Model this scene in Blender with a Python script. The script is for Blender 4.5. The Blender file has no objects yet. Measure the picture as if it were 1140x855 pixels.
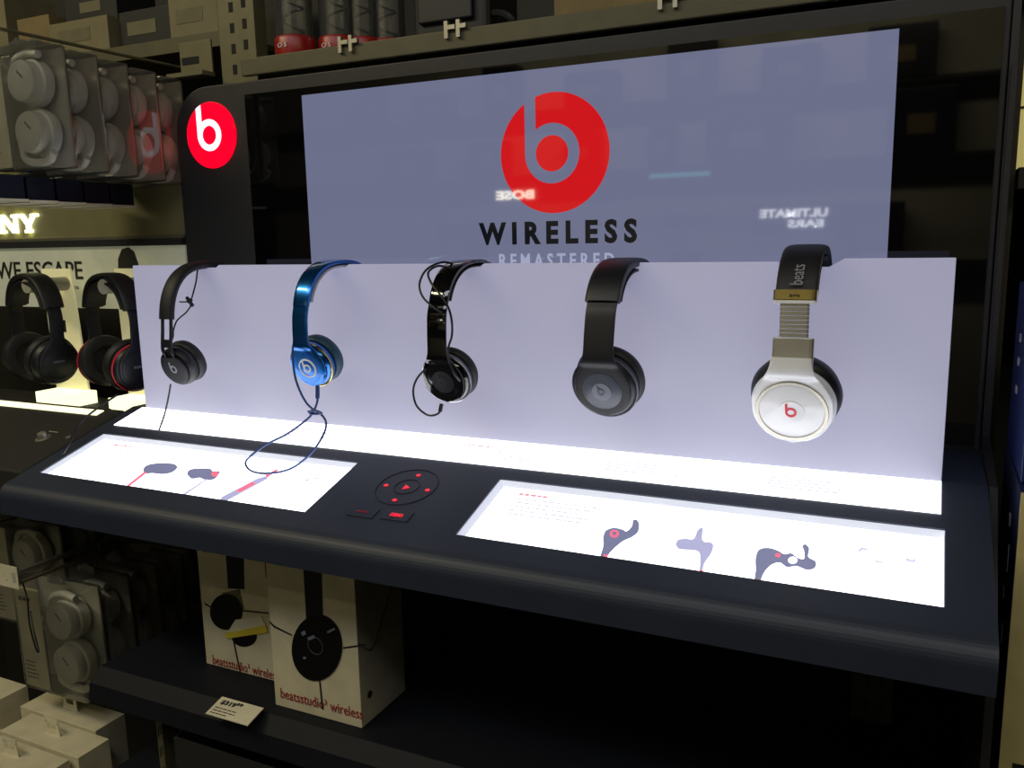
import bpy, bmesh, math, random
from mathutils import Vector, Matrix
random.seed(7)
PI = math.pi
scene = bpy.context.scene
COL = scene.collection

# ------------------------------------------------------------------ camera, world, lights, exposure
CAM = Vector((1.1579, -0.9961, 0.2679)); FPX = 953.97
def cam_axes(y, p, r):
    cy, sy, cp, sp, cr, sr = math.cos(y), math.sin(y), math.cos(p), math.sin(p), math.cos(r), math.sin(r)
    f = Vector((-sy*cp, cy*cp, sp)); ri = Vector((cy, sy, 0)); up = ri.cross(f)
    return cr*ri + sr*up, -sr*ri + cr*up, f
CR, CU, CF = cam_axes(0.4497, -0.1696, -0.0204)
cd = bpy.data.cameras.new('camera'); cam = bpy.data.objects.new('camera', cd); COL.objects.link(cam)
cd.sensor_width = 36; cd.lens = FPX*36/1140; cd.clip_start = 0.01
m = Matrix((CR, CU, -CF)).transposed().to_4x4(); m.translation = CAM; cam.matrix_world = m
scene.camera = cam
w = bpy.data.worlds.new('world'); scene.world = w; w.use_nodes = True
w.node_tree.nodes['Background'].inputs[0].default_value = (0.9, 0.85, 0.6, 1)
w.node_tree.nodes['Background'].inputs[1].default_value = 0.035
def area(name, loc, size, power, col, target=(0, 0, 0)):
    l = bpy.data.lights.new(name, 'AREA'); l.shape = 'RECTANGLE'; l.size, l.size_y = size; l.energy = power; l.color = col
    o = bpy.data.objects.new(name, l); COL.objects.link(o); o.location = loc
    o.rotation_euler = (Vector(target)-Vector(loc)).to_track_quat('-Z', 'Y').to_euler()
area('aisle_light_left', (-1.1, -1.3, 1.75), (1.4, 0.12), 17, (1, .88, .55), (-0.5, 0.1, 0.2))
area('aisle_light_right', (2.2, -1.1, 1.75), (1.2, 0.12), 5, (1, .88, .58), (1.6, 0.3, 0.0))
area('aisle_fill_front', (0.7, -1.7, 1.9), (2.4, 0.5), 16, (.93, .95, 1), (0.6, 0, -.1))  # added fill standing in for general store light, lifts counter and headphones
area('aisle_light_behind', (0.2, -2.3, 1.75), (2.6, 0.15), 40, (1, .9, .62), (0.2, -3.2, 0.6))
scene.view_settings.view_transform = 'Standard'; scene.view_settings.look = 'None'
scene.view_settings.exposure = 0; scene.view_settings.gamma = 1; scene.view_settings.use_curve_mapping = False

# ------------------------------------------------------------------ geometry of the fixture
S = 0.2916; ES = Vector((0, -math.cos(S), -math.sin(S))); NS = Vector((0, -math.sin(S), math.cos(S)))
def deck(x, t, h=0.0): return Vector((x, 0, 0)) + ES*t + NS*h
def hit(u, v, p, n):
    d = CF + CR*((u-570)/FPX) - CU*((v-427.5)/FPX)
    return CAM + d*((Vector(p)-CAM).dot(n)/d.dot(n))
def on_y(u, v, y): return hit(u, v, (0, y, 0), Vector((0, 1, 0)))
def on_x(u, v, x): return hit(u, v, (x, 0, 0), Vector((1, 0, 0)))
def on_z(u, v, z): return hit(u, v, (0, 0, z), Vector((0, 0, 1)))
def on_deck(u, v):
    p = hit(u, v, (0, 0, 0), NS); return p.x, p.dot(ES)

# ------------------------------------------------------------------ materials
def srgb(r, g, b):
    f = lambda c: (c/255/12.92) if c/255 <= 0.04045 else ((c/255+0.055)/1.055)**2.4
    return (f(r), f(g), f(b), 1)
def mat(name, col, rough=0.5, metal=0.0, emit=None, es=0.0, coat=0.0, var=0.08, scale=30, spec=0.5, bump=0.0):
    m = bpy.data.materials.new(name); m.use_nodes = True; nt = m.node_tree; b = nt.nodes['Principled BSDF']
    b.inputs['Roughness'].default_value = rough; b.inputs['Metallic'].default_value = metal
    b.inputs['Coat Weight'].default_value = coat; b.inputs['Coat Roughness'].default_value = 0.03
    b.inputs['Specular IOR Level'].default_value = spec
    tc = nt.nodes.new('ShaderNodeTexCoord'); nz = nt.nodes.new('ShaderNodeTexNoise'); nz.inputs['Scale'].default_value = scale
    nt.links.new(tc.outputs['Object'], nz.inputs['Vector'])
    rp = nt.nodes.new('ShaderNodeValToRGB'); rp.color_ramp.elements[0].position = .3; rp.color_ramp.elements[1].position = .7
    rp.color_ramp.elements[0].color = tuple(c*(1-var) for c in col[:3])+(1,); rp.color_ramp.elements[1].color = tuple(min(1, c*(1+var)) for c in col[:3])+(1,)
    nt.links.new(nz.outputs['Fac'], rp.inputs[0]); nt.links.new(rp.outputs[0], b.inputs['Base Color'])
    if emit: b.inputs['Emission Color'].default_value = emit; b.inputs['Emission Strength'].default_value = es
    if bump:
        n2 = nt.nodes.new('ShaderNodeTexNoise'); n2.inputs['Scale'].default_value = scale*25
        nt.links.new(tc.outputs['Object'], n2.inputs['Vector'])
        bp = nt.nodes.new('ShaderNodeBump'); bp.inputs['Strength'].default_value = bump; bp.inputs['Distance'].default_value = 0.0005
        nt.links.new(n2.outputs['Fac'], bp.inputs['Height']); nt.links.new(bp.outputs[0], b.inputs['Normal'])
    return m
def clear_mat(name, tint, haze=0.06, refl=0.9, body=(.8, .8, .75, 1)):
    m = bpy.data.materials.new(name); m.use_nodes = True; nt = m.node_tree; nt.nodes.clear()
    out = nt.nodes.new('ShaderNodeOutputMaterial'); tr = nt.nodes.new('ShaderNodeBsdfTransparent'); tr.inputs[0].default_value = tint
    df = nt.nodes.new('ShaderNodeBsdfDiffuse'); df.inputs[0].default_value = body
    gl = nt.nodes.new('ShaderNodeBsdfGlossy'); gl.inputs['Roughness'].default_value = 0.03
    fr = nt.nodes.new('ShaderNodeFresnel'); fr.inputs[0].default_value = 1.5
    mu = nt.nodes.new('ShaderNodeMath'); mu.operation = 'MULTIPLY'; mu.inputs[1].default_value = refl
    a = nt.nodes.new('ShaderNodeMixShader'); a.inputs[0].default_value = haze
    nt.links.new(tr.outputs[0], a.inputs[1]); nt.links.new(df.outputs[0], a.inputs[2])
    b = nt.nodes.new('ShaderNodeMixShader'); nt.links.new(fr.outputs[0], mu.inputs[0]); nt.links.new(mu.outputs[0], b.inputs[0])
    nt.links.new(a.outputs[0], b.inputs[1]); nt.links.new(gl.outputs[0], b.inputs[2]); nt.links.new(b.outputs[0], out.inputs[0])
    return m
M = {}
M['navy_side'] = mat('navy_side', srgb(26, 34, 62), .3)
M['box_front'] = mat('cream_box_front', srgb(205, 190, 130), .5)
M['post_dark'] = mat('post_dark', srgb(58, 54, 36), .6)
M['groove'] = mat('groove', srgb(24, 28, 38), .6)
M['dim_carton'] = mat('dim_carton', srgb(118, 110, 80), .65)  # pale cartons darkened in the colour to offset the stronger left light
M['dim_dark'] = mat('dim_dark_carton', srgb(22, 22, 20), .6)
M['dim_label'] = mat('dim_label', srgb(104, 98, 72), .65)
M['deck'] = mat('deck_black_plastic', srgb(40, 47, 64), .5, scale=8, bump=.15)  # black plastic with blue reflected light mixed into its base colour
M['frame'] = mat('frame_black', srgb(40, 40, 42), .5)
M['glass_black'] = mat('black_glass', srgb(8, 8, 9), .03, spec=.5)
M['screen'] = mat('screen_picture', (0.002, .002, .002, 1), .03, emit=srgb(107, 111, 138), es=1.0)
M['screen_red'] = mat('screen_red', (0.002, .002, .002, 1), .03, emit=srgb(205, 22, 28), es=1.0)
M['screen_black'] = mat('screen_black', (0.002, .002, .002, 1), .03, emit=srgb(14, 16, 22), es=1.0)
M['screen_pale'] = mat('screen_pale', (0.002, .002, .002, 1), .03, emit=srgb(158, 163, 190), es=1.0)
M['panel'] = mat('frosted_light_panel', srgb(150, 150, 160), .35, emit=srgb(150, 150, 180), es=0.73, scale=4)
M['strip'] = mat('caption_strip_light', (.8, .8, .85, 1), .3, emit=(0.93, 0.95, 1, 1), es=2.6)
M['lightbox'] = mat('lightbox_light', (.8, .8, .85, 1), .3, emit=(0.93, 0.94, 1, 1), es=3.0)
M['bezel_white'] = mat('lightbox_rebate', srgb(205, 210, 220), .4, emit=srgb(200, 205, 225), es=.75)
M['badge_red'] = mat('badge_red', (.2, 0, 0, 1), .15, emit=(1, 0.0, 0.02, 1), es=1.3)
M['badge_white'] = mat('badge_white', (.8, .8, .8, 1), .2, emit=(1, .9, 1, 1), es=1.4)
M['key_red'] = mat('key_red', (.2, 0, 0, 1), .3, emit=(1, .02, .05, 1), es=.9)
M['key_dim'] = mat('key_dim', (.1, 0, 0, 1), .3, emit=(.25, .01, .03, 1), es=.4)
M['print_dark'] = mat('print_earbud', srgb(90, 92, 110), .4, emit=srgb(100, 102, 132), es=1.25)
M['print_mid'] = mat('print_earbud_mid', srgb(150, 150, 175), .4, emit=srgb(146, 146, 182), es=1.15)
M['print_red'] = mat('print_red', srgb(240, 80, 95), .4, emit=srgb(240, 100, 125), es=1.1)
M['print_pale'] = mat('print_pale', srgb(90, 90, 100), .5, emit=(.74, .73, .80, 1), es=1.0)
M['print_pale_red'] = mat('print_pale_red', srgb(150, 70, 75), .5, emit=(.85, .30, .36, 1), es=1.0)
M['black_matte'] = mat('black_matte', srgb(19, 21, 28), .45, bump=.1)
M['black_soft'] = mat('black_leatherette', srgb(18, 18, 22), .55, bump=.4)
M['black_gloss'] = mat('black_gloss', srgb(10, 10, 13), .08, coat=.8)
M['blue_metal'] = mat('blue_metallic', srgb(28, 105, 185), .22, .85, coat=.6)
M['blue_soft'] = mat('teal_cushion', srgb(28, 66, 88), .5, bump=.2)
M['pale_soft'] = mat('pale_inner_band', srgb(190, 192, 205), .5)
M['gold'] = mat('gold_metal', srgb(220, 195, 120), .2, 1.0)
M['silver'] = mat('silver_metal', srgb(205, 205, 210), .25, 1.0)
M['steel'] = mat('brushed_steel', srgb(190, 186, 172), .38, .9)
M['white_gloss'] = mat('white_gloss', srgb(248, 249, 252), .2, coat=.5, var=.02)
M['grey_print'] = mat('grey_print', srgb(150, 152, 165), .4)
M['white_print'] = mat('white_print', srgb(225, 225, 230), .4)
M['red_print'] = mat('red_print', srgb(230, 30, 60), .4)
M['dim_print'] = mat('dim_print', srgb(70, 70, 84), .25)
M['graphite'] = mat('graphite_disc', srgb(84, 88, 102), .3)
M['graphite_light'] = mat('graphite_emblem', srgb(120, 124, 138), .3)
M['cable_blue'] = mat('blue_cable', srgb(38, 70, 130), .4)
M['card'] = mat('white_card', srgb(215, 208, 180), .6)
M['box_white'] = mat('box_white', srgb(205, 196, 165), .55)
M['box_side'] = mat('box_side', srgb(196, 188, 158), .55)
M['box_red'] = mat('box_red_print', srgb(150, 40, 40), .5)
M['shelf_black'] = mat('shelf_black', srgb(20, 22, 29), .6, spec=.2)
M['shelf_olive'] = mat('shelf_olive', srgb(90, 86, 64), .5, .2)
M['post_olive'] = mat('post_olive', srgb(108, 103, 76), .5, .2)
M['slot'] = mat('slot_black', srgb(8, 8, 8), .8)
M['clear'] = clear_mat('clear_plastic', (.97, .97, .94, 1), .05)
M['clear_hazy'] = clear_mat('clear_plastic_hazy', (.93, .93, .88, 1), .16, body=(.6, .6, .55, 1))
M['pack_white'] = mat('white_headphone_plastic', srgb(205, 202, 188), .4)
M['pack_grey'] = mat('tray_grey', srgb(176, 174, 158), .6)
M['header'] = mat('header_olive', srgb(126, 122, 88), .5)
M['neon'] = mat('neon_sign', (.8, .8, .5, 1), .3, emit=(1, 1, .6, 1), es=3.2)
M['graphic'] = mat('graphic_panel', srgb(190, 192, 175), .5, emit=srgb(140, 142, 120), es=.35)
M['ink'] = mat('ink_black', srgb(35, 35, 32), .6)
M['yellow_light'] = mat('yellow_light', (.8, .8, .5, 1), .3, emit=(1, .97, .62, 1), es=1.3)
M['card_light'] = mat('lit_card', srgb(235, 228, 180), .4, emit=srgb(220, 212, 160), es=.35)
M['red_cap'] = mat('red_cap', srgb(150, 22, 18), .35)
M['yellow_label'] = mat('yellow_label', srgb(215, 195, 60), .5)
M['blue_box'] = mat('blue_box', srgb(22, 36, 86), .4)
M['navy_box'] = mat('navy_box', srgb(16, 20, 34), .35)
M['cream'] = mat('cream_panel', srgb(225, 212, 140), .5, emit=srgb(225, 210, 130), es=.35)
M['dark_shell'] = mat('dark_store_surface', srgb(34, 33, 28), .7)
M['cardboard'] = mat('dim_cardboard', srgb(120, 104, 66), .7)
M['acrylic'] = clear_mat('acrylic_guard', (.92, .93, .95, 1), .03)

# ------------------------------------------------------------------ builders
def build(name, bm, mt, parent=None, smooth=False, bevel=0, weld=True):
    me = bpy.data.meshes.new(name)
    if weld: bmesh.ops.remove_doubles(bm, verts=bm.verts, dist=1e-6)
    bm.normal_update()
    bmesh.ops.recalc_face_normals(bm, faces=bm.faces)
    if smooth:
        for f in bm.faces: f.smooth = True
    bm.to_mesh(me); bm.free()
    o = bpy.data.objects.new(name, me); COL.objects.link(o); me.materials.append(M[mt] if isinstance(mt, str) else mt)
    if smooth:
        try: me.set_sharp_from_angle(angle=math.radians(40))
        except Exception: pass
    if bevel:
        md = o.modifiers.new('bevel', 'BEVEL'); md.width = bevel; md.segments = 3; md.limit_method = 'ANGLE'; md.angle_limit = math.radians(40)
    if parent: o.parent = parent
    return o
def tag(o, label, cat, group=None):
    o['label'] = label; o['category'] = cat
    if group: o['group'] = group
    return o
def thing(name, label, cat, loc=(0, 0, 0), rz=0, group=None):
    o = bpy.data.objects.new(name, None); COL.objects.link(o); o.location = loc; o.rotation_euler = (0, 0, rz); o.empty_display_size = .02
    return tag(o, label, cat, group)
def struct(o): o['kind'] = 'structure'; return o
def box(bm, x0, x1, y0, y1, z0, z1, mx=None):
    vs = [bm.verts.new((x, y, z)) for x in (x0, x1) for y in (y0, y1) for z in (z0, z1)]
    for f in ((0, 1, 3, 2), (4, 6, 7, 5), (0, 4, 5, 1), (2, 3, 7, 6), (0, 2, 6, 4), (1, 5, 7, 3)): bm.faces.new([vs[i] for i in f])
    if mx is not None: bmesh.ops.transform(bm, matrix=mx, verts=vs)
    return bm
def nb(): return bmesh.new()
def B(*a, **k): return box(nb(), *a, **k)
def prism(bm, poly, mx, depth):
    """polygon in local XY extruded to +-depth/2 along Z then placed by mx"""
    a = [bm.verts.new(mx @ Vector((x, y, depth/2))) for x, y in poly]; b = [bm.verts.new(mx @ Vector((x, y, -depth/2))) for x, y in poly]
    bm.faces.new(a); bm.faces.new(b[::-1]); n = len(poly)
    for i in range(n): bm.faces.new((a[i], b[i], b[(i+1) % n], a[(i+1) % n]))
    return bm
def frame_m(o, x, y):
    x = Vector(x).normalized(); z = x.cross(Vector(y)).normalized(); y = z.cross(x)
    m = Matrix((x, y, z)).transposed().to_4x4(); m.translation = Vector(o); return m
def face_m(x, y, z): return frame_m((x, y, z), (1, 0, 0), (0, 0, 1))       # local XY -> world XZ, +Z -> -Y
def deck_m(x, t, h=0): return frame_m(deck(x, t, h), (1, 0, 0), -ES)
def circ(r, n=48, cx=0, cy=0, a0=0): return [(cx+r*math.cos(a0+2*PI*i/n), cy+r*math.sin(a0+2*PI*i/n)) for i in range(n)]
def ring(bm, ro, ri, mx, depth, n=48, cx=0, cy=0, a0=0, a1=2*PI):
    full = abs(a1-a0-2*PI) < 1e-6; k = n if full else n+1; L = []
    for i in range(k):
        a = a0+(a1-a0)*i/n; c, s = math.cos(a), math.sin(a)
        L.append([bm.verts.new(mx @ Vector((cx+r*c, cy+r*s, d))) for r, d in ((ro, depth/2), (ri, depth/2), (ri, -depth/2), (ro, -depth/2))])
    for i in range(n if full else n):
        p, q = L[i], L[(i+1) % k]
        for j in range(4): bm.faces.new((p[j], q[j], q[(j+1) % 4], p[(j+1) % 4]))
    if not full: bm.faces.new(L[0]); bm.faces.new(L[-1][::-1])
    return bm
def b_mark(R, mx, depth):
    """the round letter b of the badge: ring and stem"""
    bm = nb(); cx = -.03*R
    ring(bm, .5*R, .3*R, mx, depth, 48, cx, 0)
    prism(bm, [(-.53*R, -.02*R), (-.33*R, -.02*R), (-.33*R, .958*R), (-.43*R, .915*R), (-.53*R, .862*R)], mx @ Matrix.Translation((0, 0, depth*.02)), depth*1.04)
    return bm
def lathe(bm, prof, mx, n=48):
    """profile (radius, height) about local Z"""
    rows = []
    for r, h in prof:
        if r < 1e-6: rows.append([bm.verts.new(mx @ Vector((0, 0, h)))])
        else: rows.append([bm.verts.new(mx @ Vector((r*math.cos(2*PI*i/n), r*math.sin(2*PI*i/n), h))) for i in range(n)])
    for a, b in zip(rows, rows[1:]):
        for i in range(n):
            j = (i+1) % n
            if len(a) == 1 and len(b) == 1: continue
            if len(a) == 1: bm.faces.new((a[0], b[i], b[j]))
            elif len(b) == 1: bm.faces.new((a[i], a[j], b[0]))
            else: bm.faces.new((a[i], a[j], b[j], b[i]))
    return bm
def catmull(pts, k=6):
    pts = [Vector(p) for p in pts]; P = [2*pts[0]-pts[1]] + pts + [2*pts[-1]-pts[-2]]; out = []
    for i in range(1, len(P)-2):
        for j in range(k):
            t = j/k; a, b, c, d = P[i-1], P[i], P[i+1], P[i+2]
            out.append(.5*((2*b)+(c-a)*t+(2*a-5*b+4*c-d)*t*t+(3*b-a-3*c+d)*t**3))
    return out + [pts[-1]]
def tube(bm, pts, r, n=8, smooth=True):
    if smooth: pts = catmull(pts)
    pts = [Vector(p) for p in pts]; rows = []
    for i, p in enumerate(pts):
        t = (pts[min(i+1, len(pts)-1)]-pts[max(i-1, 0)]).normalized()
        u = t.cross(Vector((0.3, 0.1, 1))).normalized()
        if i and u.dot(lu) < 0: u = -u
        lu = u; v = t.cross(u); rr = r(i/(len(pts)-1)) if callable(r) else r
        rows.append([bm.verts.new(p+u*rr*math.cos(2*PI*k/n)+v*rr*math.sin(2*PI*k/n)) for k in range(n)])
    for a, b in zip(rows, rows[1:]):
        for k in range(n): bm.faces.new((a[k], a[(k+1) % n], b[(k+1) % n], b[k]))
    bm.faces.new(rows[0][::-1]); bm.faces.new(rows[-1]); return bm
def sweep(bm, pts, ws, ts, n=20, e=4.0, x0=0.0):
    """band swept along points in the YZ plane: half width ws along X, half thickness ts along the normal"""
    rows = []
    for i, p in enumerate(pts):
        t = (pts[min(i+1, len(pts)-1)]-pts[max(i-1, 0)]).normalized(); nrm = Vector((0, -t.z, t.y)); row = []
        for k in range(n):
            a = 2*PI*k/n; c, s = math.cos(a), math.sin(a)
            cx = math.copysign(abs(c)**(2/e), c)*ws[i]; cn = math.copysign(abs(s)**(2/e), s)*ts[i]
            row.append(bm.verts.new(p+Vector((cx+x0, 0, 0))+nrm*cn))
        rows.append(row)
    for a, b in zip(rows, rows[1:]):
        for k in range(n): bm.faces.new((a[k], a[(k+1) % n], b[(k+1) % n], b[k]))
    bm.faces.new(rows[0][::-1]); bm.faces.new(rows[-1]); return bm
def text_bm(body, w, h, mx, depth=0.0006, bold=0.0, xs=None):
    cu = bpy.data.curves.new('t', 'FONT'); cu.body = body; cu.align_x = 'CENTER'; cu.offset = bold; cu.extrude = 0.02; cu.resolution_u = 3
    o = bpy.data.objects.new('t', cu); COL.objects.link(o)
    dg = bpy.context.evaluated_depsgraph_get(); me = bpy.data.meshes.new_from_object(o.evaluated_get(dg))
    X = [v.co.x for v in me.vertices]; Y = [v.co.y for v in me.vertices]; Zm = max(abs(v.co.z) for v in me.vertices) or 1
    sx = w/(max(X)-min(X)); sy = h/(max(Y)-min(Y)); cx = (max(X)+min(X))/2; cy = (max(Y)+min(Y))/2
    bm = nb(); bm.from_mesh(me)
    for v in bm.verts: v.co = mx @ Vector(((v.co.x-cx)*sx, (v.co.y-cy)*sy, v.co.z/Zm*depth/2))
    bpy.data.objects.remove(o); bpy.data.curves.remove(cu); bpy.data.meshes.remove(me)
    return bm
def lines_bm(mx, rows, w, pitch, th, depth=.0004):
    """block of tiny unreadable caption lines"""
    bm = nb()
    for r in range(rows):
        ww = w*random.uniform(.55, 1); x = 0
        while x < ww:
            l = random.uniform(.003, .009); prism(bm, [(x, -r*pitch), (min(x+l, ww), -r*pitch), (min(x+l, ww), -r*pitch-th), (x, -r*pitch-th)], mx, depth); x += l+.0015
    return bm
def copy_tree(o, parent=None):
    c = o.copy(); COL.objects.link(c)
    if parent: c.parent = parent
    for ch in list(o.children): copy_tree(ch, c)
    return c

# ================================================================== room
struct(build('floor', B(-4, 4.5, -3.7, 1.6, -1.3, -1.25), 'dark_shell'))
struct(build('ceiling', B(-4, 4.5, -3.7, 1.6, 2.0, 2.05), 'dark_shell'))
struct(build('wall_back', B(-4, 4.5, 1.6, 1.65, -1.25, 2.0), 'dark_shell'))
struct(build('wall_front', B(-4, 4.5, -3.75, -3.7, -1.25, 2.0), 'dark_shell'))
struct(build('wall_left', B(-4.05, -4, -3.7, 1.6, -1.25, 2.0), 'dark_shell'))
struct(build('wall_right', B(4.5, 4.55, -3.7, 1.6, -1.25, 2.0), 'dark_shell'))

# ================================================================== the lit display stand
W = 1.1852; H = 0.235; T0, T1, T2 = .061, .0865, .2061; T3 = .238
XL, XR = -.032, 1.229
stand = thing('display_stand', 'black headphone display stand with lit panel, screen, red round badge and sloped counter', 'display stand', (0.6, 0, -.107))
OFF = Vector((-.6, 0, .107))
def sp(name, bm, mt, parent=None, **k):
    bmesh.ops.translate(bm, vec=OFF, verts=bm.verts); return build(name, bm, mt, parent or stand, **k)
# counter deck with two openings, rolled front edge and skirt
bm = nb(); xs = [XL, -.0042, .4863, .6982, 1.189, XR]; ts = [-.001, T1, T2, T3]
for i in range(5):
    for j in range(3):
        if j == 1 and i in (1, 3): continue
        q = [deck(xs[i], ts[j]), deck(xs[i+1], ts[j]), deck(xs[i+1], ts[j+1]), deck(xs[i], ts[j+1])]
        bm.faces.new([bm.verts.new(p) for p in q])
for i in (1, 3):
    c = [(xs[i], T1), (xs[i+1], T1), (xs[i+1], T2), (xs[i], T2)]
    for k in range(4):
        a, b = c[k], c[(k+1) % 4]
        bm.faces.new([bm.verts.new(p) for p in (deck(*a), deck(*b), deck(*b, -.006), deck(*a, -.006))])
R0 = .022; nose = []
c0 = deck(0, T3, -R0)
for k in range(9):
    a = S + (PI/2-S)*k/8
    nose.append(Vector((0, c0.y-R0*math.sin(a), c0.z+R0*math.cos(a))))
nose.append(Vector((0, nose[-1].y, -.112))); nose.append(Vector((0, nose[-2].y+.012, -.118))); nose.append(Vector((0, .14, -.118)))
for a, b in zip(nose, nose[1:]):
    for i in range(5):
        bm.faces.new([bm.verts.new(Vector((x, p.y, p.z))) for x, p in ((xs[i], a), (xs[i+1], a), (xs[i+1], b), (xs[i], b))])
for x in (XL, XR):
    poly = [deck(x, t) for t in ts] + [Vector((x, p.y, p.z)) for p in nose[1:]] + [Vector((x, .14, 0))]
    bm.faces.new([bm.verts.new(p) for p in poly])
bm.faces.new([bm.verts.new(p) for p in ((XL, 0, 0), (XR, 0, 0), (XR, .16, 0), (XL, .16, 0))])
sp('counter_deck', bm, 'deck')
# caption strip at foot of the panel (raised lip of light)
bm = nb()
box(bm, -.0075, W, 0, T0, -.004, .0012, frame_m((0, 0, 0), (1, 0, 0), ES) @ Matrix.Scale(-1, 4, (0, 0, 1)))
strip = sp('caption_strip', bm, 'strip')
for x, col in ((.055, 0), (.33, 1), (.62, 1), (.82, 0), (1.01, 0)):
    sp('caption', lines_bm(deck_m(x, .018, .0016), 1, .05, .01, .0026), 'print_pale_red' if col else 'print_pale', strip)
    sp('caption', lines_bm(deck_m(x, .024, .0016), 4, .10, .0062, .0030), 'print_pale', strip)
# upright frosted panel with shallow hook notches
bm = nb(); top = [(0, H)]
for x in (.16, .402, .616, .824):
    top += [(x-.024, H), (x-.018, H-.004), (x+.018, H-.004), (x+.024, H)]
top += [(1.008, H), (1.014, H-.006), (1.062, H-.006), (1.078, H+.003), (W, H+.003)]
poly = [(0, 0)]+top+[(W, 0)]
prism(bm, poly, face_m(0, .004, 0), .008)
sp('light_panel', bm, 'panel', bevel=.0008)
# two sunken light boxes
def lightbox(i):
    x0, x1 = xs[i], xs[i+1]
    bz = .008
    fr = nb()
    for a, b, c, d in ((x0, x1, T1, T1+bz), (x0, x0+bz, T1, T2), (x1-.001, x1, T1, T2)):
        q = [deck(a, c, -.002), deck(b, c, -.002), deck(b, d, -.006), deck(a, d, -.006)] if b-a > .1 else \
            ([deck(a, c, -.002), deck(b, c, -.006), deck(b, d, -.006), deck(a, d, -.002)])
        fr.faces.new([fr.verts.new(p) for p in q])
    mx = frame_m((0, 0, 0), (1, 0, 0), ES) @ Matrix.Scale(-1, 4, (0, 0, 1))
    o = sp('light_box', box(nb(), x0-.002, x1+.002, T1-.002, T2+.002, -.010, -.0062, mx), 'lightbox')
    sp('rebate', fr, 'bezel_white', o)
    return o
lbL, lbR = lightbox(1), lightbox(3)
def pic(parent, polys, mt, name='earbud_picture', h=-.0056):
    bm = nb()
    for pl in polys:
        uv = [on_deck(*p) for p in pl]
        if len(pl) > 9 and name == 'earbud_picture':
            c_ = [Vector((x, t, 0)) for x, t in uv]; k_ = len(c_)
            uv = [(v.x, min(v.y, T2-.0003)) for v in catmull(c_[-2:]+c_+c_[:2], 4)[8:8+4*k_]]
        prism(bm, [(x, -t) for x, t in uv], deck_m(0, 0, h), .0006)
    return sp(name, bm, mt, parent)
def blob(cx, cy, rx, ry, rot=0, n=20):
    c, s = math.cos(rot), math.sin(rot)
    return [(cx+rx*math.cos(2*PI*i/n)*c-ry*math.sin(2*PI*i/n)*s, cy+rx*math.cos(2*PI*i/n)*s+ry*math.sin(2*PI*i/n)*c) for i in range(n)]
# right box
e = pic(lbR, [[(667, 618.0), (671, 603), (671, 593), (674, 586), (683, 583), (693, 585), (697, 587), (703, 581), (704, 575), (708, 574), (711, 578), (710, 587), (703, 593), (694, 597), (686, 603), (678, 611), (673, 618.8)]], 'print_dark')
pic(e, [[(669.5, 617.9), (672, 613), (676.5, 613.5), (673, 618.4)]], 'print_red', 'red_cable', -.0051)
pic(e, [blob(683.5, 590, 5, 4)], 'print_red', 'round_mark', -.0049); pic(e, [blob(683.5, 590, 2.6, 2)], 'print_dark', 'round_mark', -.0044)
e = pic(lbR, [[(752, 601), (755, 596), (763, 595), (772, 595), (776, 586), (782, 583), (782, 597), (791, 599), (794, 603), (791, 612), (784, 622), (781, 634.4), (778, 634), (779, 620), (777, 609), (762, 607), (755, 606)]], 'print_mid')
pic(e, [[(778.2, 633.9), (779, 630), (782.5, 630.5), (781.4, 634.3)]], 'print_red', 'red_cable', -.0051)
e = pic(lbR, [[(839.5, 644.3), (841, 630), (841, 616), (845, 607), (855, 605), (866, 608), (873, 612), (881, 611), (888, 616), (895, 617), (895, 608), (893, 603), (897, 601), (901, 606), (900, 615), (908, 620), (907, 627), (898, 629), (887, 625), (876, 626), (868, 621), (858, 624), (850, 633), (845, 645)]], 'print_dark')
pic(e, [blob(882.5, 619, 5, 3.6)], 'lightbox', 'white_hole', -.0051)
pic(e, [[(839.5, 644.2), (840.5, 640), (847, 641), (845.5, 645)]], 'print_red', 'red_cable', -.0051); pic(e, [blob(866, 613.5, 3, 2)], 'print_red', 'red_dot', -.0051)
def strokepic(parent, pts, wd, mt, name):
    uv = [on_deck(*p) for p in pts]; P = catmull([Vector((x, -t, 0)) for x, t in uv], 5)
    bm = nb(); tube(bm, [deck_m(0, 0, -.0054) @ p for p in P], wd, 6, smooth=False); return sp(name, bm, mt, parent)
n = strokepic(lbR, [(956, 609), (960, 606), (966, 607)], .0012, 'print_mid', 'earbud_picture')
strokepic(n, [(956, 609), (957, 615), (964, 619), (980, 621), (1000, 621), (1014, 619)], .0008, 'print_pale', 'thin_cable')
strokepic(n, [(1009, 617), (1016, 620), (1019, 618)], .0012, 'print_mid', 'earbud'); strokepic(n, [(975, 619.5), (984, 621)], .0009, 'print_mid', 'inline_remote')
strokepic(n, [(953, 628), (965, 631), (984, 639)], .0008, 'print_pale', 'thin_cable')
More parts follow.
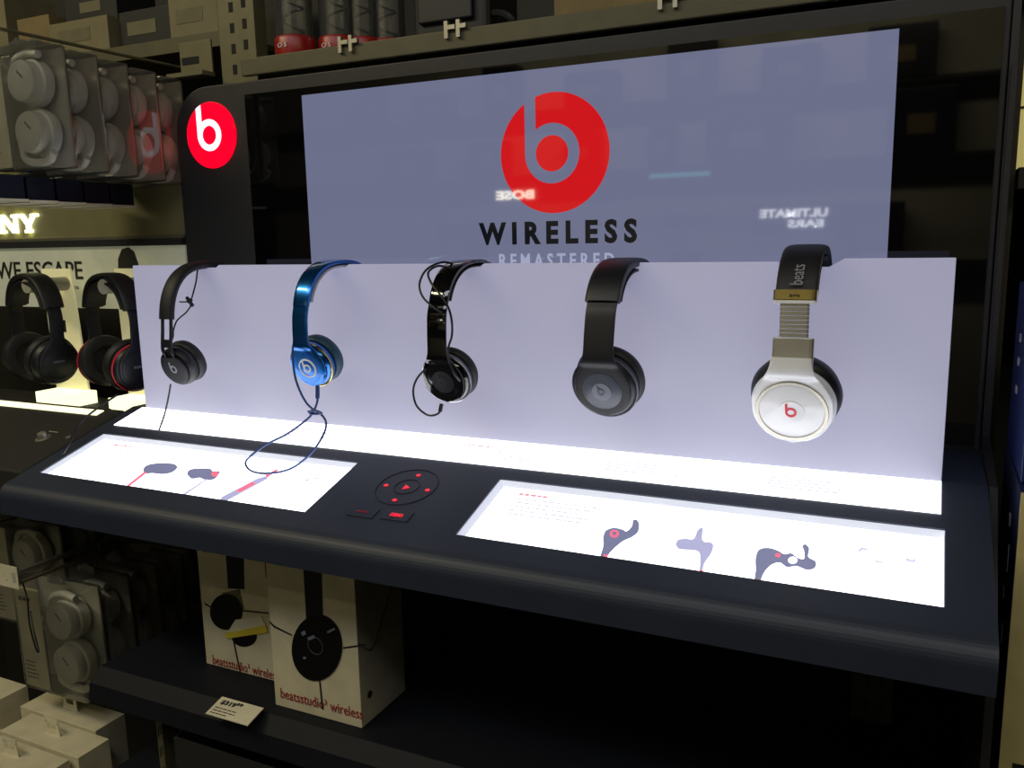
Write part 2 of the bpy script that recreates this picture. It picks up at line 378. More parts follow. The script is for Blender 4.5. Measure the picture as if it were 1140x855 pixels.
# left box
e = pic(lbL, [[(158, 520), (161, 515), (170, 512.5), (182, 512), (193, 513), (196, 517), (190, 522), (180, 524), (168, 523), (161, 523.5)]], 'print_dark')
pic(e, [[(140, 537), (159, 522), (162, 523), (143, 537.5)]], 'print_red', 'red_cable', -.0051)
e = pic(lbL, [[(207, 524), (209, 520), (216, 518), (232, 518), (236, 521), (243, 521), (241, 526), (236, 530), (226, 530), (221, 528), (212, 529)]], 'print_dark')
pic(e, [blob(238, 524, 3.6, 3)], 'print_red', 'red_tip', -.0051); pic(e, [[(203, 546), (228, 530), (230, 530), (206, 546.5)]], 'print_mid', 'thin_cable', -.0051)
e = pic(lbL, [[(243, 554), (246, 549), (285, 529), (296, 526), (297, 529), (252, 553), (248, 555.2)]], 'print_mid')
pic(e, [[(262, 543), (280, 533), (283, 535), (266, 544)]], 'print_red', 'red_stripe', -.0051); pic(e, [[(294, 526), (307, 519), (309, 520), (297, 528)]], 'print_red', 'red_cable', -.0047)
n = strokepic(lbL, [(339, 531), (343, 530.5)], .0016, 'print_mid', 'earbud_picture'); strokepic(n, [(350, 529), (354, 529)], .0013, 'print_mid', 'earbud')
strokepic(n, [(332, 540), (330, 546), (324, 556)], .0008, 'print_pale', 'thin_cable')
for lb, x in ((lbR, .732), (lbL, .04)):
    sp('caption', lines_bm(deck_m(x, T1+.018, -.0055), 1, .048, .01, .0042), 'print_pale_red', lb)
    sp('caption', lines_bm(deck_m(x, T1+.028, -.0055), 5, .11, .0078, .0034), 'print_pale', lb)
# control pad
cp = nb(); cx, ct = on_deck(453, 542)
ring(cp, .0405, .0395, deck_m(cx, ct, .0003), .0008, 64); ring(cp, .0165, .0158, deck_m(cx, ct, .0003), .0008, 40)
pad = sp('control_pad', cp, 'groove')
for u, v in ((466, 529.5), (430, 540.5), (476, 546), (439.5, 557)):
    x, t = on_deck(u, v); sp('button_light', prism(nb(), [(-.003, -.0015), (0, -.003), (.003, -.0015), (.003, .001), (0, .003), (-.003, .001)], deck_m(x, t, .0006), .0006), 'key_red', pad)
x, t = on_deck(453, 543); sp('button_light', prism(nb(), [(-.004, -.005), (.0045, 0), (-.004, .005)], deck_m(x, t, .0006), .0006), 'key_red', pad)
for k, (u, v) in enumerate(((404, 570.5), (442, 574.5))):
    x, t = on_deck(u, v); bm = nb()
    box(bm, -.019, .019, -.0095, .0095, 0, .0012, deck_m(x, t, 0)); kx = sp('function_key', bm, 'deck', bevel=.0005)
    sp('key_lettering', text_bm('DEMO' if k else 'BASS', .017, .0062 if k else .003, deck_m(x, t, .0016), .0005, bold=.03), 'key_red' if k else 'key_dim', kx)
# housing behind: black frame with rounded top left corner, glass, screen
HX0, HX1, HZ = -.052, XR, .534
rc = .075
def house_poly(x0, x1, z1, r):
    return [(x0, 0), (x1, 0), (x1, z1)] + [(x0+r-r*math.sin(a), z1-r+r*math.cos(a)) for a in [PI/2*i/12 for i in range(13)]]
bm = nb(); prism(bm, house_poly(HX0, HX1, HZ, rc), face_m(0, .183, 0), .036); hs = sp('housing', bm, 'frame', bevel=.002)
sp('glass_front', B(.112, 1.222, .1620, .1648, .005, .512), 'glass_black')
sc = sp('screen', B(.233, 1.114, .1605, .1635, .06, .5004), 'screen')
lc = Vector((.673, .1600, .384))
sp('round_logo', prism(nb(), circ(.0832, 96), face_m(*lc), .0012), 'screen_red', sc)
sp('logo_letter', b_mark(.0832, face_m(lc.x, lc.y-.0009, lc.z), .0008), 'screen', sc)
sp('screen_lettering', text_bm('W I R E L E S S', .246, .0335, face_m(.673, .1600, .2735), .0008, bold=.045), 'screen_black', sc)
sp('screen_lettering', text_bm('R E M A S T E R E D', .180, .021, face_m(.673, .1600, .2335), .0008, bold=.02), 'screen_pale', sc)
bd = sp('badge', lathe(nb(), [(0, .002), (.054, .002), (.0555, 0), (.0555, -.003), (0, -.003)], face_m(.031, .163, .452), 64), 'badge_red', smooth=True)
sp('badge_letter', b_mark(.053, face_m(.031, .1604, .452), .001), 'badge_white', bd)
ck = thing('end_panel', 'tall black end panel closing the right side of the lit stand', 'panel', (XR+.006, .1, -1.25))
bm = nb(); poly = [(.2, .53), (.165, .53), (.16, .02), (.0, -.0), (-.14, -.13), (-.14, -1.25), (.2, -1.25)]
prism(bm, poly, frame_m((XR+.005, 0, 0), (0, 1, 0), (0, 0, 1)), .008); bmesh.ops.translate(bm, vec=-Vector(ck.location), verts=bm.verts); build('panel_board', bm, 'frame', ck)
bm = nb(); box(bm, -.003, .003, .055, .06, 1.2, 1.7); build('edge_strip', bm, 'frame', ck)

# ================================================================== headphones
def cup_mx(sgn, yc, zc, tilt):
    n = Vector((0, -math.cos(tilt)*sgn, -math.sin(tilt))); u = Vector((0, -math.sin(tilt)*sgn, math.cos(tilt)))
    x = u.cross(n); mm = Matrix((x, u, n)).transposed().to_4x4(); mm.translation = Vector((0, yc*sgn, zc)); return mm, n, u
def headphones(name, label, x, y, ztop, P, rz=0, group='display headphones hooked over the lit panel'):
    """hung over the panel edge: front cup towards -Y; P holds the shape"""
    root = thing(name, label, 'headphones', (x, y, ztop), rz, group)
    hw, R, p = P['hw'], P['R'], .8
    def arc(a, d=0.0):
        s, c = math.sin(a), math.cos(a)
        return Vector((0, math.copysign(abs(s)**p, s)*(hw-d), -R+abs(c)**p*(R-d)-0))
    A = P['A']; N = 48
    th = P['th']
    pts = [arc(-A+2*A*i/N, th) for i in range(N+1)]
    def wfun(i): return P['wb']/2*(1-.12*abs(i/N-.5)*2) if P.get('taper', 1) else P['wb']/2
    hb = build('headband', sweep(nb(), pts, [wfun(i) for i in range(N+1)], [th]*(N+1), e=P.get('e', 4)), P['band'], root, smooth=True)
    if P.get('inner'):
        ip = [arc(-A*.93+2*A*.93*i/N, th*2+P['it']) for i in range(N+1)]
        build('inner_cushion', sweep(nb(), ip, [P['wb']/2*.97]*(N+1), [P['it']]*(N+1), e=3), P['inner'], root, smooth=True)
    for sgn in (-1, 1):
        sg = -sgn   # sg=1 is the front (towards -Y)
        mx, n, u = cup_mx(sg, -P['yc'], -P['zc'], P['tilt'])
        rc_, rp_ = P['rc'], P['rp']
        cup = build('ear_cup', lathe(nb(), P['prof'], mx, 64), P['cup'], root, smooth=True)
        d0 = P['pd']; pt = P['pt']
        pad = [(rp_*.55, -d0-pt*.55), (rp_*.62, -d0-pt*.95), (rp_*.8, -d0-pt), (rp_*.94, -d0-pt*.88), (rp_, -d0-pt*.5), (rp_*.97, -d0-pt*.15), (rp_*.9, -d0), (rp_*.55, -d0), (rp_*.55, -d0-pt*.55)]
        build('ear_pad', lathe(nb(), pad, mx, 64), P['pad'], root, smooth=True)
        # arm from band end to the face of the cup
        be = arc(-A*sg if sg == 1 else A, th); tb = arc((A-.05)*(-sg), th)
        dirn = (be-tb).normalized()
        C = mx.translation
        off = P['off']; ra = P['ra']
        F = lambda s, o=off: C+u*s+n*o
        ctrl = [be-dirn*.012, be, be+dirn*.018, F(ra*1.35), F(ra*.9), F(ra*.5), F(0), F(-ra*.5), F(-ra)]
        cpt = catmull(ctrl, 6); L = len(cpt); ws = []; 
        for q in cpt:
            s = (q-C).dot(u)
            wr = math.sqrt(max(ra*ra-s*s, 0)) if abs(s) < ra else 0
            k = max(0, min(1, (s-ra*.2)/(ra*1.3))); k = k*k*(3-2*k)
            base = P['wa']/2
            if s < 0: wv = max(wr, .0008)
            else: wv = max(wr, base+(ra-base)*(1-k)) if s < ra*1.5 else base
            ws.append(min(wv, ra))
        if P.get('zs'):
            kp = [i for i, q in enumerate(cpt) if q.z < P['zs']]; cpt = [cpt[i] for i in kp]; ws = [ws[i] for i in kp]; L = len(cpt)
        tt = [P['ta']]*L
        if P['style'] != 'rails':
            build('arm', sweep(nb(), cpt, ws, tt, n=24, e=5), P['arm'], root, smooth=True)
        else:
            bm = nb(); k0 = [i for i, q in enumerate(cpt) if (q-C).dot(u) > ra*.75]
            seg = [cpt[i] for i in k0]
            for sx in (-1, 1): sweep(bm, seg, [.0022]*len(seg), [.002]*len(seg), n=10, x0=sx*.0085)
            mid = seg[len(seg)//2+3]; sweep(bm, [mid+Vector((0, 0, .006)), mid-Vector((0, 0, .006))], [.009]*2, [.0018]*2, n=12)
            build('arm', bm, P['arm'], root, smooth=True)
            rest = cpt[k0[-1]:]; wr = [math.sqrt(max(ra*ra-min(ra, abs((q-C).dot(u)))**2, 1e-6)) for q in rest]
            build('cup_cover', sweep(nb(), rest, wr, [.002]*len(rest), n=24, e=5), P['arm'], root, smooth=True)
        # face disc, ring and emblem
        fz = off+P['ta']
        if P.get('disc'):
            dr, dm = P['disc']; build('cup_disc', lathe(nb(), [(0, fz+.0016), (dr*.9, fz+.0014), (dr, fz+.0004), (dr, fz-.002), (0, fz-.002)], mx, 56), dm, root, smooth=True); fz += .0016
        if P.get('rim'):
            r0, r1, rm = P['rim']; build('trim_ring', lathe(nb(), [(r0, off+P['ta']+.0015), (r1, off+P['ta']+.0015), (r1+.0008, off+P['ta']-.002), (r0, off+P['ta']-.002), (r0, off+P['ta']+.0015)], mx, 56), rm, root, smooth=True)
        if P.get('emb'):
            er, em = P['emb']; build('emblem', lathe(nb(), [(0, fz+.0008), (er, fz+.0006), (er, fz-.001), (0, fz-.001)], mx, 40), em, root); fz += .0008
        lr, lm = P['logo']
        if sg == 1 or True:
            build('logo', b_mark(lr, mx @ Matrix.Translation((0, 0, fz+.0003)), .0006), lm, root)
        if P.get('edge'):
            em_, er = P['edge']; build('edge_ring', lathe(nb(), [(er, .0005), (er+.0012, 0), (er+.0012, -.0018), (er, -.002), (er, .0005)], mx @ Matrix.Translation((0, 0, -.006)), 56), em_, root, smooth=True)
    return root
def prof(rf, rc, d, n=0): return [(0, 0), (rf*.7, 0), (rf, -.001), (rc, -.007), (rc, -d*.6), (rc*.93, -d), (0, -d)]
base = dict(hw=.088, R=.09, A=1.12, th=.0035, e=4, yc=.073, tilt=math.radians(20), style='flat')
# 1 slim black padded band, rail arms
P1 = dict(base, hw=.089, R=.105, A=1.42, th=.0065, e=2.6, wb=.026, band='black_soft', yc=.074, zc=.158, rc=.031, rp=.0335, prof=prof(.028, .031, .018), pd=.018, pt=.016,
          cup='black_matte', pad='black_soft', off=.001, ra=.025, wa=.024, ta=.0015, arm='black_matte', style='rails', logo=(.0125, 'grey_print'), taper=0)
hp1 = headphones('headphones', 'slim matte black headphones with thin rail arms, hanging over the left end of lit panel', .151, .004, H+.007, P1)
# 2 blue
P2 = dict(base, wb=.029, A=1.30, band='blue_metal', zc=.144, rc=.0325, rp=.0355, prof=prof(.029, .0325, .019), pd=.019, pt=.017, cup='blue_metal', pad='blue_soft',
          off=.001, ra=.0285, wa=.025, ta=.002, arm='blue_metal', inner='pale_soft', it=.0026, logo=(.0125, 'white_print'), emb=(.0130, 'blue_metal'), rim=(.0122, .0140, 'white_print'), edge=('gold', .0325))
hp2 = headphones('headphones', 'metallic blue on-ear headphones with looping blue cable, hanging over lit panel', .402, .004, H+.007, P2)
# 3 gloss black
P3 = dict(base, wb=.030, A=1.22, band='black_gloss', zc=.151, rc=.034, rp=.036, prof=prof(.030, .034, .018), pd=.017, pt=.014, cup='black_gloss', pad='black_soft',
          off=.001, ra=.029, wa=.027, ta=.002, arm='black_gloss', inner='black_soft', it=.002, logo=(.012, 'dim_print'), emb=(.0155, 'black_matte'), edge=('silver', .0335))
hp3 = headphones('headphones', 'glossy black on-ear headphones tangled in own black cable, hanging at middle of lit panel', .615, .004, H+.006, P3)
# 4 matte black over ear
P4 = dict(base, hw=.092, R=.095, wb=.041, A=1.10, th=.006, e=5, band='black_matte', zc=.149, rc=.039, rp=.0425, prof=prof(.034, .039, .022), pd=.020, pt=.017, cup='black_matte', pad='black_soft', yc=.078,
          off=.001, ra=.033, wa=.036, ta=.002, arm='black_matte', taper=0, inner='black_soft', it=.003, disc=(.0235, 'graphite'), emb=(.0115, 'graphite_light'), logo=(.0088, 'graphite'), edge=('graphite', .0388))
hp4 = headphones('headphones', 'matte black over-ear headphones with grey disc cups, hanging right of centre on lit panel', .829, .004, H+.006, P4)
# 5 white cups
P5 = dict(base, hw=.089, R=.098, wb=.042, zs=-.112, A=1.13, th=.006, e=4, band='black_soft', zc=.170, rc=.0435, rp=.0475, prof=prof(.040, .0435, .020), pd=.018, pt=.024, cup='white_gloss', pad='black_matte', yc=.078, tilt=math.radians(24),
          off=.001, ra=.041, wa=.040, ta=.003, arm='white_gloss', taper=0, inner='black_soft', it=.003, disc=(.0335, 'white_gloss'), rim=(.0335, .0365, 'steel'), emb=(.0135, 'white_gloss'), logo=(.0115, 'red_print'))
hp5 = headphones('headphones', 'white over-ear headphones with black band and red letter on cup, right end', 1.039, .004, H+.019, P5)
for a in (hp5,):
    for sg in (1, -1):
        def seg(z0, z1, w, t, y0, y1): 
            return sweep(nb(), [Vector((0, -sg*y0, z0)), Vector((0, -sg*y1, z1))], [w, w], [t, t], n=16, e=8)
        build('end_cap', seg(-.046, -.056, .0215, .0068, .0808, .0835), 'gold', a)
        build('cap_base', seg(-.056, -.059, .021, .006, .0835, .084), 'white_gloss', a)
        bm = nb()
        for k in range(9): z = -.058-k*.0045; sweep(bm, [Vector((0, -sg*.084, z)), Vector((0, -sg*.0845, z-.0039))], [.0145]*2, [.0032]*2, n=16, e=8)
        build('slider', bm, 'steel', a)
        build('hinge_block', sweep(nb(), [Vector((0, -sg*.0855, -.094)), Vector((0, -sg*.0895, -.124))], [.0205]*2, [.0045]*2, n=16, e=8), 'steel', a, bevel=.0008)

def cable(root, segs, r, mt, name='cable', loc=None):
    """cord following points seen at a chosen depth, resting on the counter where it reaches it"""
    bm = nb(); o = Vector(root.location)
    for pts in segs:
        P = []
        for u, v, y in pts:
            p = on_y(u, v, y); x, t = on_deck(u, v); q = deck(x, t, .0035)
            if v > 440 and (q-CAM).length < (p-CAM).length: p = q
            P.append(p-o)
        tube(bm, P, r, 8)
    return build(name, bm, mt, root, smooth=True)
cable(hp1, [[(220, 300, -.012), (218, 315, -.02), (214, 330, -.03), (212, 338, -.03)], [(200, 336, -.03), (207, 336, -.03), (214, 334, -.03)],
            [(213, 340, -.03), (207, 348, -.035), (197, 357, -.045), (193, 368, -.06), (190, 378, -.075), (184, 384, -.08)], [(190, 358, -.06), (193, 372, -.065), (190, 382, -.075)]], .0012, 'black_matte', 'security_strap')
cable(hp1, [[(190, 428, -.065), (187, 445, -.062), (183, 462, -.062), (177, 479, -.07)]], .0013, 'black_matte', 'security_cable')
bm = nb()
for dx, dz, r in ((0, 0, .0045), (.004, -.006, .0035), (-.004, .004, .003)):
    p = on_y(211, 335, -.03)-Vector(hp1.location)+Vector((dx, 0, dz)); bmesh.ops.create_icosphere(bm, subdivisions=2, radius=r, matrix=Matrix.Translation(p))
build('strap_clip', bm, 'black_matte', hp1, smooth=True)
cable(hp2, [[(326, 385, -.085), (326, 402, -.09), (330, 425, -.092), (340, 447, -.092), (352, 459, -.092)],
            [(353.5, 440, -.085), (353, 448, -.09), (348, 460, -.092), (338, 470, -.095), (318, 484, -.1), (296, 495, -.11), (280, 507, -.12), (274, 518, -.12), (281, 527, -.12), (300, 529.5, -.12), (325, 524, -.12), (346, 505, -.11), (360, 484, -.1), (363, 471, -.095), (358, 462, -.092), (350, 458, -.092), (345, 460, -.09)]], .00155, 'cable_blue')
cable(hp2, [[(353.5, 430, -.075), (353.5, 436, -.08), (353.5, 443, -.086)]], .003, 'cable_blue', 'plug')
cable(hp2, [[(343, 458.5, -.096), (350, 457, -.098), (358, 460, -.096), (350, 461, -.092), (344, 460, -.096)]], .0016, 'cable_blue', 'cable_knot')
cable(hp3, [[(506, 294, -.03), (492, 292, -.05), (475, 300, -.07), (467, 316, -.085), (471, 331, -.092), (484, 343, -.094), (492, 348, -.092)],
            [(502, 299, -.05), (488, 296, -.06), (477, 303, -.075), (480, 315, -.09), (490, 328, -.097), (499, 342, -.098), (503, 358, -.096), (503, 374, -.094), (499, 388, -.095), (500, 402, -.1), (506, 416, -.1), (512, 424, -.09)],
            [(474, 410, -.09), (464, 422, -.085), (460, 436, -.085), (464, 452, -.085), (476, 462, -.085), (487, 461, -.085), (491, 455, -.085)]], .0014, 'black_matte')
cable(hp3, [[(490, 458, -.085), (491.5, 450, -.085)]], .0026, 'black_matte', 'plug')
build('band_lettering', text_bm('beats', .026, .013, frame_m((0, -.0738, -.0299), (0, .66, .75), (-1, 0, 0)), .0012), 'grey_print', hp5)
build('cap_lettering', text_bm('pro', .010, .0045, frame_m((0, -.0895, -.051), (1, 0, 0), (0, -.3, 1)), .0008), 'ink', hp5)

# ================================================================== neighbour brand bay on the left
SX0, SX1 = -1.0, -.056
hd = thing('sign_header', 'olive header strip with glowing yellow-white letters above the left display', 'sign', (-.53, .19, .282))
def rel(o, bm): bmesh.ops.translate(bm, vec=-Vector(o.location), verts=bm.verts); return bm
build('header_board', rel(hd, B(SX0, SX1, .172, .20, .284, .374)), 'header', hd, bevel=.001)
build('header_lip', rel(hd, B(SX0, SX1, .166, .20, .279, .284)), 'steel', hd)
fm = face_m(0, .169, 0)
bm = nb(); x0, z0, h, wl, st = -.5665, .2965, .037, .052, .011
def slab(x, z): prism(bm, [(x-.0055, z), (x+st+.0055, z), (x+st+.0055, z+.0055), (x-.0055, z+.0055)], fm, .004)
prism(bm, [(x0, z0), (x0+st*.8, z0), (x0+st*.8, z0+h), (x0, z0+h)], fm, .0041); prism(bm, [(x0+wl-st*.8, z0), (x0+wl, z0), (x0+wl, z0+h), (x0+wl-st*.8, z0+h)], fm, .0041)
prism(bm, [(x0, z0+h), (x0+st*1.3, z0+h), (x0+wl, z0), (x0+wl-st*1.3, z0)], fm, .0042); slab(x0-.001, z0); slab(x0-.003, z0+h-.0055); slab(x0+wl-st*.9, z0+h-.0055)
build('sign_letter', rel(hd, bm), 'neon', hd)
bm = nb(); x0 = -.506
prism(bm, [(x0+.0205, z0), (x0+.0315, z0), (x0+.0315, z0+h*.5), (x0+.0205, z0+h*.5)], fm, .0041)
prism(bm, [(x0, z0+h), (x0+st*1.2, z0+h), (x0+.0325, z0+h*.4), (x0+.0205, z0+h*.4)], fm, .0042); prism(bm, [(x0+.052-st, z0+h), (x0+.052, z0+h), (x0+.0315, z0+h*.4), (x0+.0215, z0+h*.42)], fm, .0043)
slab(x0+.0205, z0); slab(x0-.001, z0+h-.0055); slab(x0+.052-st, z0+h-.0055)
build('sign_letter', rel(hd, bm), 'neon', hd)
build('sign_letter', rel(hd, ring(nb(), .0195, .0115, face_m(-.597, .169, z0+h/2), .004, 40)), 'neon', hd)
build('sign_letter', rel(hd, text_bm('S', .03, .037, face_m(-.645, .169, z0+h/2), .004, bold=.03)), 'neon', hd)
gp = thing('graphic_panel', 'pale graphic panel with black capital lettering behind the left headphones', 'panel', (-.53, .18, .147))
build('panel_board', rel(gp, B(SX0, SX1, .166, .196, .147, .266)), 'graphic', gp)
build('panel_rail', rel(gp, B(SX0, SX1, .160, .20, .2665, .2785)), 'frame', gp)
build('panel_lettering', rel(gp, text_bm('WE ESCAPE', .262, .036, face_m(-.462, .1655, .221), .0008, bold=.012)), 'ink', gp)
build('panel_lettering', rel(gp, text_bm('headphones', .09, .012, face_m(-.392, .1655, .187), .0008)), 'ink', gp)
bm = nb(); prism(bm, [(-.028, -.03), (-.024, .004), (-.012, .022), (.006, .026), (.02, .018), (.028, -.004), (.03, -.03)], face_m(-.205, .1655, .238), .0008)
build('headphone_picture', rel(gp, bm), 'ink', gp)
sd = thing('left_display_counter', 'dark sloped counter with yellow light strip and small knob, left of the lit stand', 'counter', (-.53, 0, -.12))
def slope_block(bm, x0, x1, t0, t1, zb):
    a, b = deck(0, t0), deck(0, t1); poly = [(a.y, a.z), (b.y, b.z), (b.y, zb), (a.y, zb)]
    return prism(bm, poly, frame_m(((x0+x1)/2, 0, 0), (0, 1, 0), (0, 0, 1)), x1-x0)
build('counter_body', rel(sd, box(slope_block(nb(), SX0, -.036, .012, .212, -.12), SX0, -.036, -.012, .165, -.12, -.030)), 'dark_shell', sd, bevel=.003)
x1s, ts_ = on_deck(60, 455); 
build('light_strip', rel(sd, box(nb(), SX0, -.075, ts_-.008, ts_+.008, -.001, .0015, frame_m((0, 0, 0), (1, 0, 0), ES) @ Matrix.Scale(-1, 4, (0, 0, 1)))), 'yellow_light', sd)
xk, tk = on_deck(48, 488)
build('knob', rel(sd, lathe(nb(), [(0, .009), (.006, .009), (.007, .007), (.0075, 0), (.012, 0), (.012, -.001), (0, -.001)], deck_m(xk, tk, .001), 28)), 'steel', sd, smooth=True)
build('knob_caption', rel(sd, lines_bm(deck_m(xk-.012, tk-.022, .0003), 1, .03, .004, .002)), 'pack_grey', sd)
xk, tk = on_deck(76, 487)
build('socket', rel(sd, lathe(nb(), [(.004, .001), (.0035, .002), (.002, .002), (.002, -.002), (.004, -.001), (.004, .001)], deck_m(xk, tk, 0), 20)), 'steel', sd)
# lit cards with pegs and two headphones
for i, (cx, nm, lb) in enumerate(((-.318, 'left', 'cream lit card and grey peg carrying the leftmost black headphones'), (-.118, 'right', 'cream lit card and grey peg carrying black headphones beside the lit panel'))):
    c = thing('peg_card', lb, 'display card', (cx, .118, 0), 0, 'lit peg cards of the left display')
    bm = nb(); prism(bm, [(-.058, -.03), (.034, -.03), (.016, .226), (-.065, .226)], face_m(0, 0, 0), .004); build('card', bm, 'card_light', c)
    build('peg', tube(nb(), [(0, 0, .198), (0, -.082, .198)], .0130, 24, smooth=False), 'pack_grey', c, smooth=True)
    build('card_mark', B(-.036, -.012, -.0035, -.002, .105, .128), 'ink', c)
    build('lit_base', B(-.055, .05, -.050, .002, -.030, -.006), 'yellow_light', c)
PS = dict(base, hw=.084, R=.090, wb=.034, A=1.25, th=.006, e=3, band='black_soft', zc=.148, rc=.0375, rp=.042, prof=prof(.034, .0375, .022), pd=.018, pt=.020, cup='black_matte', pad='black_soft', yc=.070, tilt=math.radians(8),
          off=.001, ra=.030, wa=.022, ta=.002, arm='black_matte', taper=0, inner='black_soft', it=.004, disc=(.026, 'black_matte'), logo=(.0001, 'grey_print'))
s1 = headphones('headphones', 'black over-ear headphones on grey peg at the left edge of the picture', -.330, .055, .2215, PS, math.radians(76), 'black headphones on pegs of the left display')
s2 = headphones('headphones', 'black over-ear headphones with red ring on grey peg beside the lit panel', -.126, .058, .2215, dict(PS, edge=('red_print', .0372)), math.radians(74), 'black headphones on pegs of the left display')
for s_ in (s1, s2):
    s_.scale = (1.1, 1.1, 1.1)
    for ch in list(s_.children):
        if ch.name.startswith('logo'): bpy.data.objects.remove(ch)
    mx, n_, u_ = cup_mx(1, -PS['yc'], -PS['zc'], PS['tilt'])
    build('cup_lettering', text_bm('SONY', .018, .0038, mx @ Matrix.Translation((0, .004, .0054)), .0006), 'grey_print', s_)
tag(build('security_cable', tube(nb(), [on_y(130, 440, -.06), on_y(112, 452, -.07), on_y(90, 470, -.1), on_y(78, 492, -.14), on_y(70, 505, -.17)], .0017, 8), 'black_matte', smooth=True), 'thin black cord running down across the left counter beside its knob', 'cord')
tag(build('security_cable', tube(nb(), [on_y(122, 456, -.03), on_y(138, 468, -.035), on_y(150, 477, -.05), on_y(158, 480, -.06)], .0022, 8), 'black_matte', smooth=True), 'short black cord crossing the corner of the caption strip', 'cord')

# ================================================================== packed headphones in clear clamshells
def clam(label, group):
    """origin at bottom front right corner; extends -X, +Y, +Z"""
    r = thing('packaged_headphones', label, 'packaged headphones', (0, 0, 0), 0, group)
    Wc, Dc, Hc = .150, .052, .183
    build('clear_shell', B(-Wc, 0, 0, Dc, 0, Hc), 'clear', r, bevel=.004)
    bm = nb(); box(bm, -Wc+.003, -.089, .003, .0045, .005, Hc-.005); card = build('printed_card', bm, 'card', r)
    build('card_lettering', text_bm('SONY', .030, .007, face_m(-.124, .0026, Hc-.024), .0004, bold=.02), 'ink', card)
    build('card_lettering', lines_bm(face_m(-.142, .0026, .05), 5, .032, .007, .0016), 'ink', card)
    build('backing_tray', B(-Wc+.004, -.001, Dc-.007, Dc-.004, .004, Hc-.004), 'pack_grey', r)
    for k, z in enumerate((.055, .130)):
        mx = frame_m((-.046-.004*k, .0265, z), (1, 0, 0), (0, 0, 1))
        c = build('ear_cup', lathe(nb(), [(0, .0225), (.026, .0225), (.0295, .021), (.031, .018), (.031, .006), (.035, .004), (.0362, -.004), (.034, -.012), (0, -.013)], mx, 40), 'pack_white', r, smooth=True)
        build('cup_lettering', text_bm('SONY', .017, .004, mx @ Matrix.Rotation(-.8, 4, 'Z') @ Matrix.Translation((-.004, .008, .0228)), .0005), 'ink', c)
    bm = nb(); tube(bm, [(-.083, .02, .04), (-.078, .02, .018), (-.055, .02, .011), (-.025, .02, .012), (-.012, .02, .024)], .006, 10); tube(bm, [(-.082, .02, .145), (-.075, .02, .164), (-.05, .02, .172), (-.022, .02, .168)], .006, 10)
    build('headband', bm, 'pack_white', r, smooth=True)
    tb = nb(); prism(tb, [(-.02, 0), (.02, 0), (.02, .010), (.010, .012), (0, .017), (-.010, .012), (-.02, .010)], face_m(-.075, .026, Hc), .0012)
    build('hang_tab', tb, 'clear_hazy', r)
    return r
ords = ['frontmost', 'second', 'third', 'fourth', 'rearmost']
src = clam('frontmost of the five clear clamshells of white headphones hanging at upper left', 'clear clamshells of white headphones, upper hook')
for i in range(5):
    c = src if i == 0 else copy_tree(src)
    if i == 3: c['label'] = 'fourth clear clamshell of white headphones from the front, upper hook, catching the red badge reflection'
    elif i: c['label'] = ('%s clear clamshell of white headphones from the front, upper hook' % ords[i]) if i < 4 else 'rearmost clear clamshell of white headphones, upper hook, touching the black housing corner'
    c.location = (-.042, -.098+.0575*i, .387-.0038*i); c.rotation_euler = (0, math.radians(-1), 0)
for i in range(6):
    c = copy_tree(src); c['group'] = 'clear clamshells of white headphones, lower hook'
    c['label'] = ['frontmost clear clamshell of white headphones on the lower left hook', 'second clear clamshell from the front on the lower left hook', 'third clear clamshell from the front on the lower left hook',
                  'fourth clear clamshell back on the lower left hook, in deep shade', 'fifth clear clamshell back on the lower left hook, in deep shade', 'rearmost clear clamshell on the lower left hook, nearest the white boxes'][i]
    c.location = (-.012, -.158+.057*i, -.454-.002*i)
for i in range(3):
    c = copy_tree(src); c['group'] = 'clear clamshells of white headphones, far left hook'
    c['label'] = ['frontmost clear clamshell at the far left edge below the counter', 'middle clear clamshell of the three at far left below the counter', 'rearmost clear clamshell of the three at far left below the counter'][i]
    c.location = (-.20, -.08+.07*i, -.40)
def hook(name, label, x, y0, y1, z, drop=0.0):
    tag(build(name, tube(nb(), [(x, y1, z), (x, (y0+y1)/2, z-drop/2), (x, y0+.01, z-drop), (x, y0, z-drop+.014)], .0028, 8, smooth=False), 'post_olive', smooth=True), label, 'hook')
hook('peg_hook', 'long metal peg hook carrying the upper clear clamshells', -.117, -.14, .25, .592)
hook('peg_hook', 'long metal peg hook carrying the lower clear clamshells', -.105, -.20, .30, -.254)
hook('peg_hook', 'metal peg hook carrying the clamshells at the far left', -.275, -.14, .20, -.205)
# black packs hanging below
for i in range(5):
    r = thing('black_package', '', 'package', (-.12, -.135+.0515*i, .338-.0012*i), 0, 'small black packs below the upper clamshells')
    r['label'] = ['small black pack below the upper clamshells, first from the left edge', 'small black pack below the upper clamshells, second from the left edge', 'small black pack below the upper clamshells, middle of the five',
                  'small black pack below the upper clamshells, second from the black housing', 'small black pack below the upper clamshells, nearest the black housing'][i]
    build('carton', B(-.11, 0, .001, .0485, .004, .040), 'navy_box', r, bevel=.0006)
    build('base_flange', B(-.115, .004, 0, .0505, 0, .004), 'card', r)

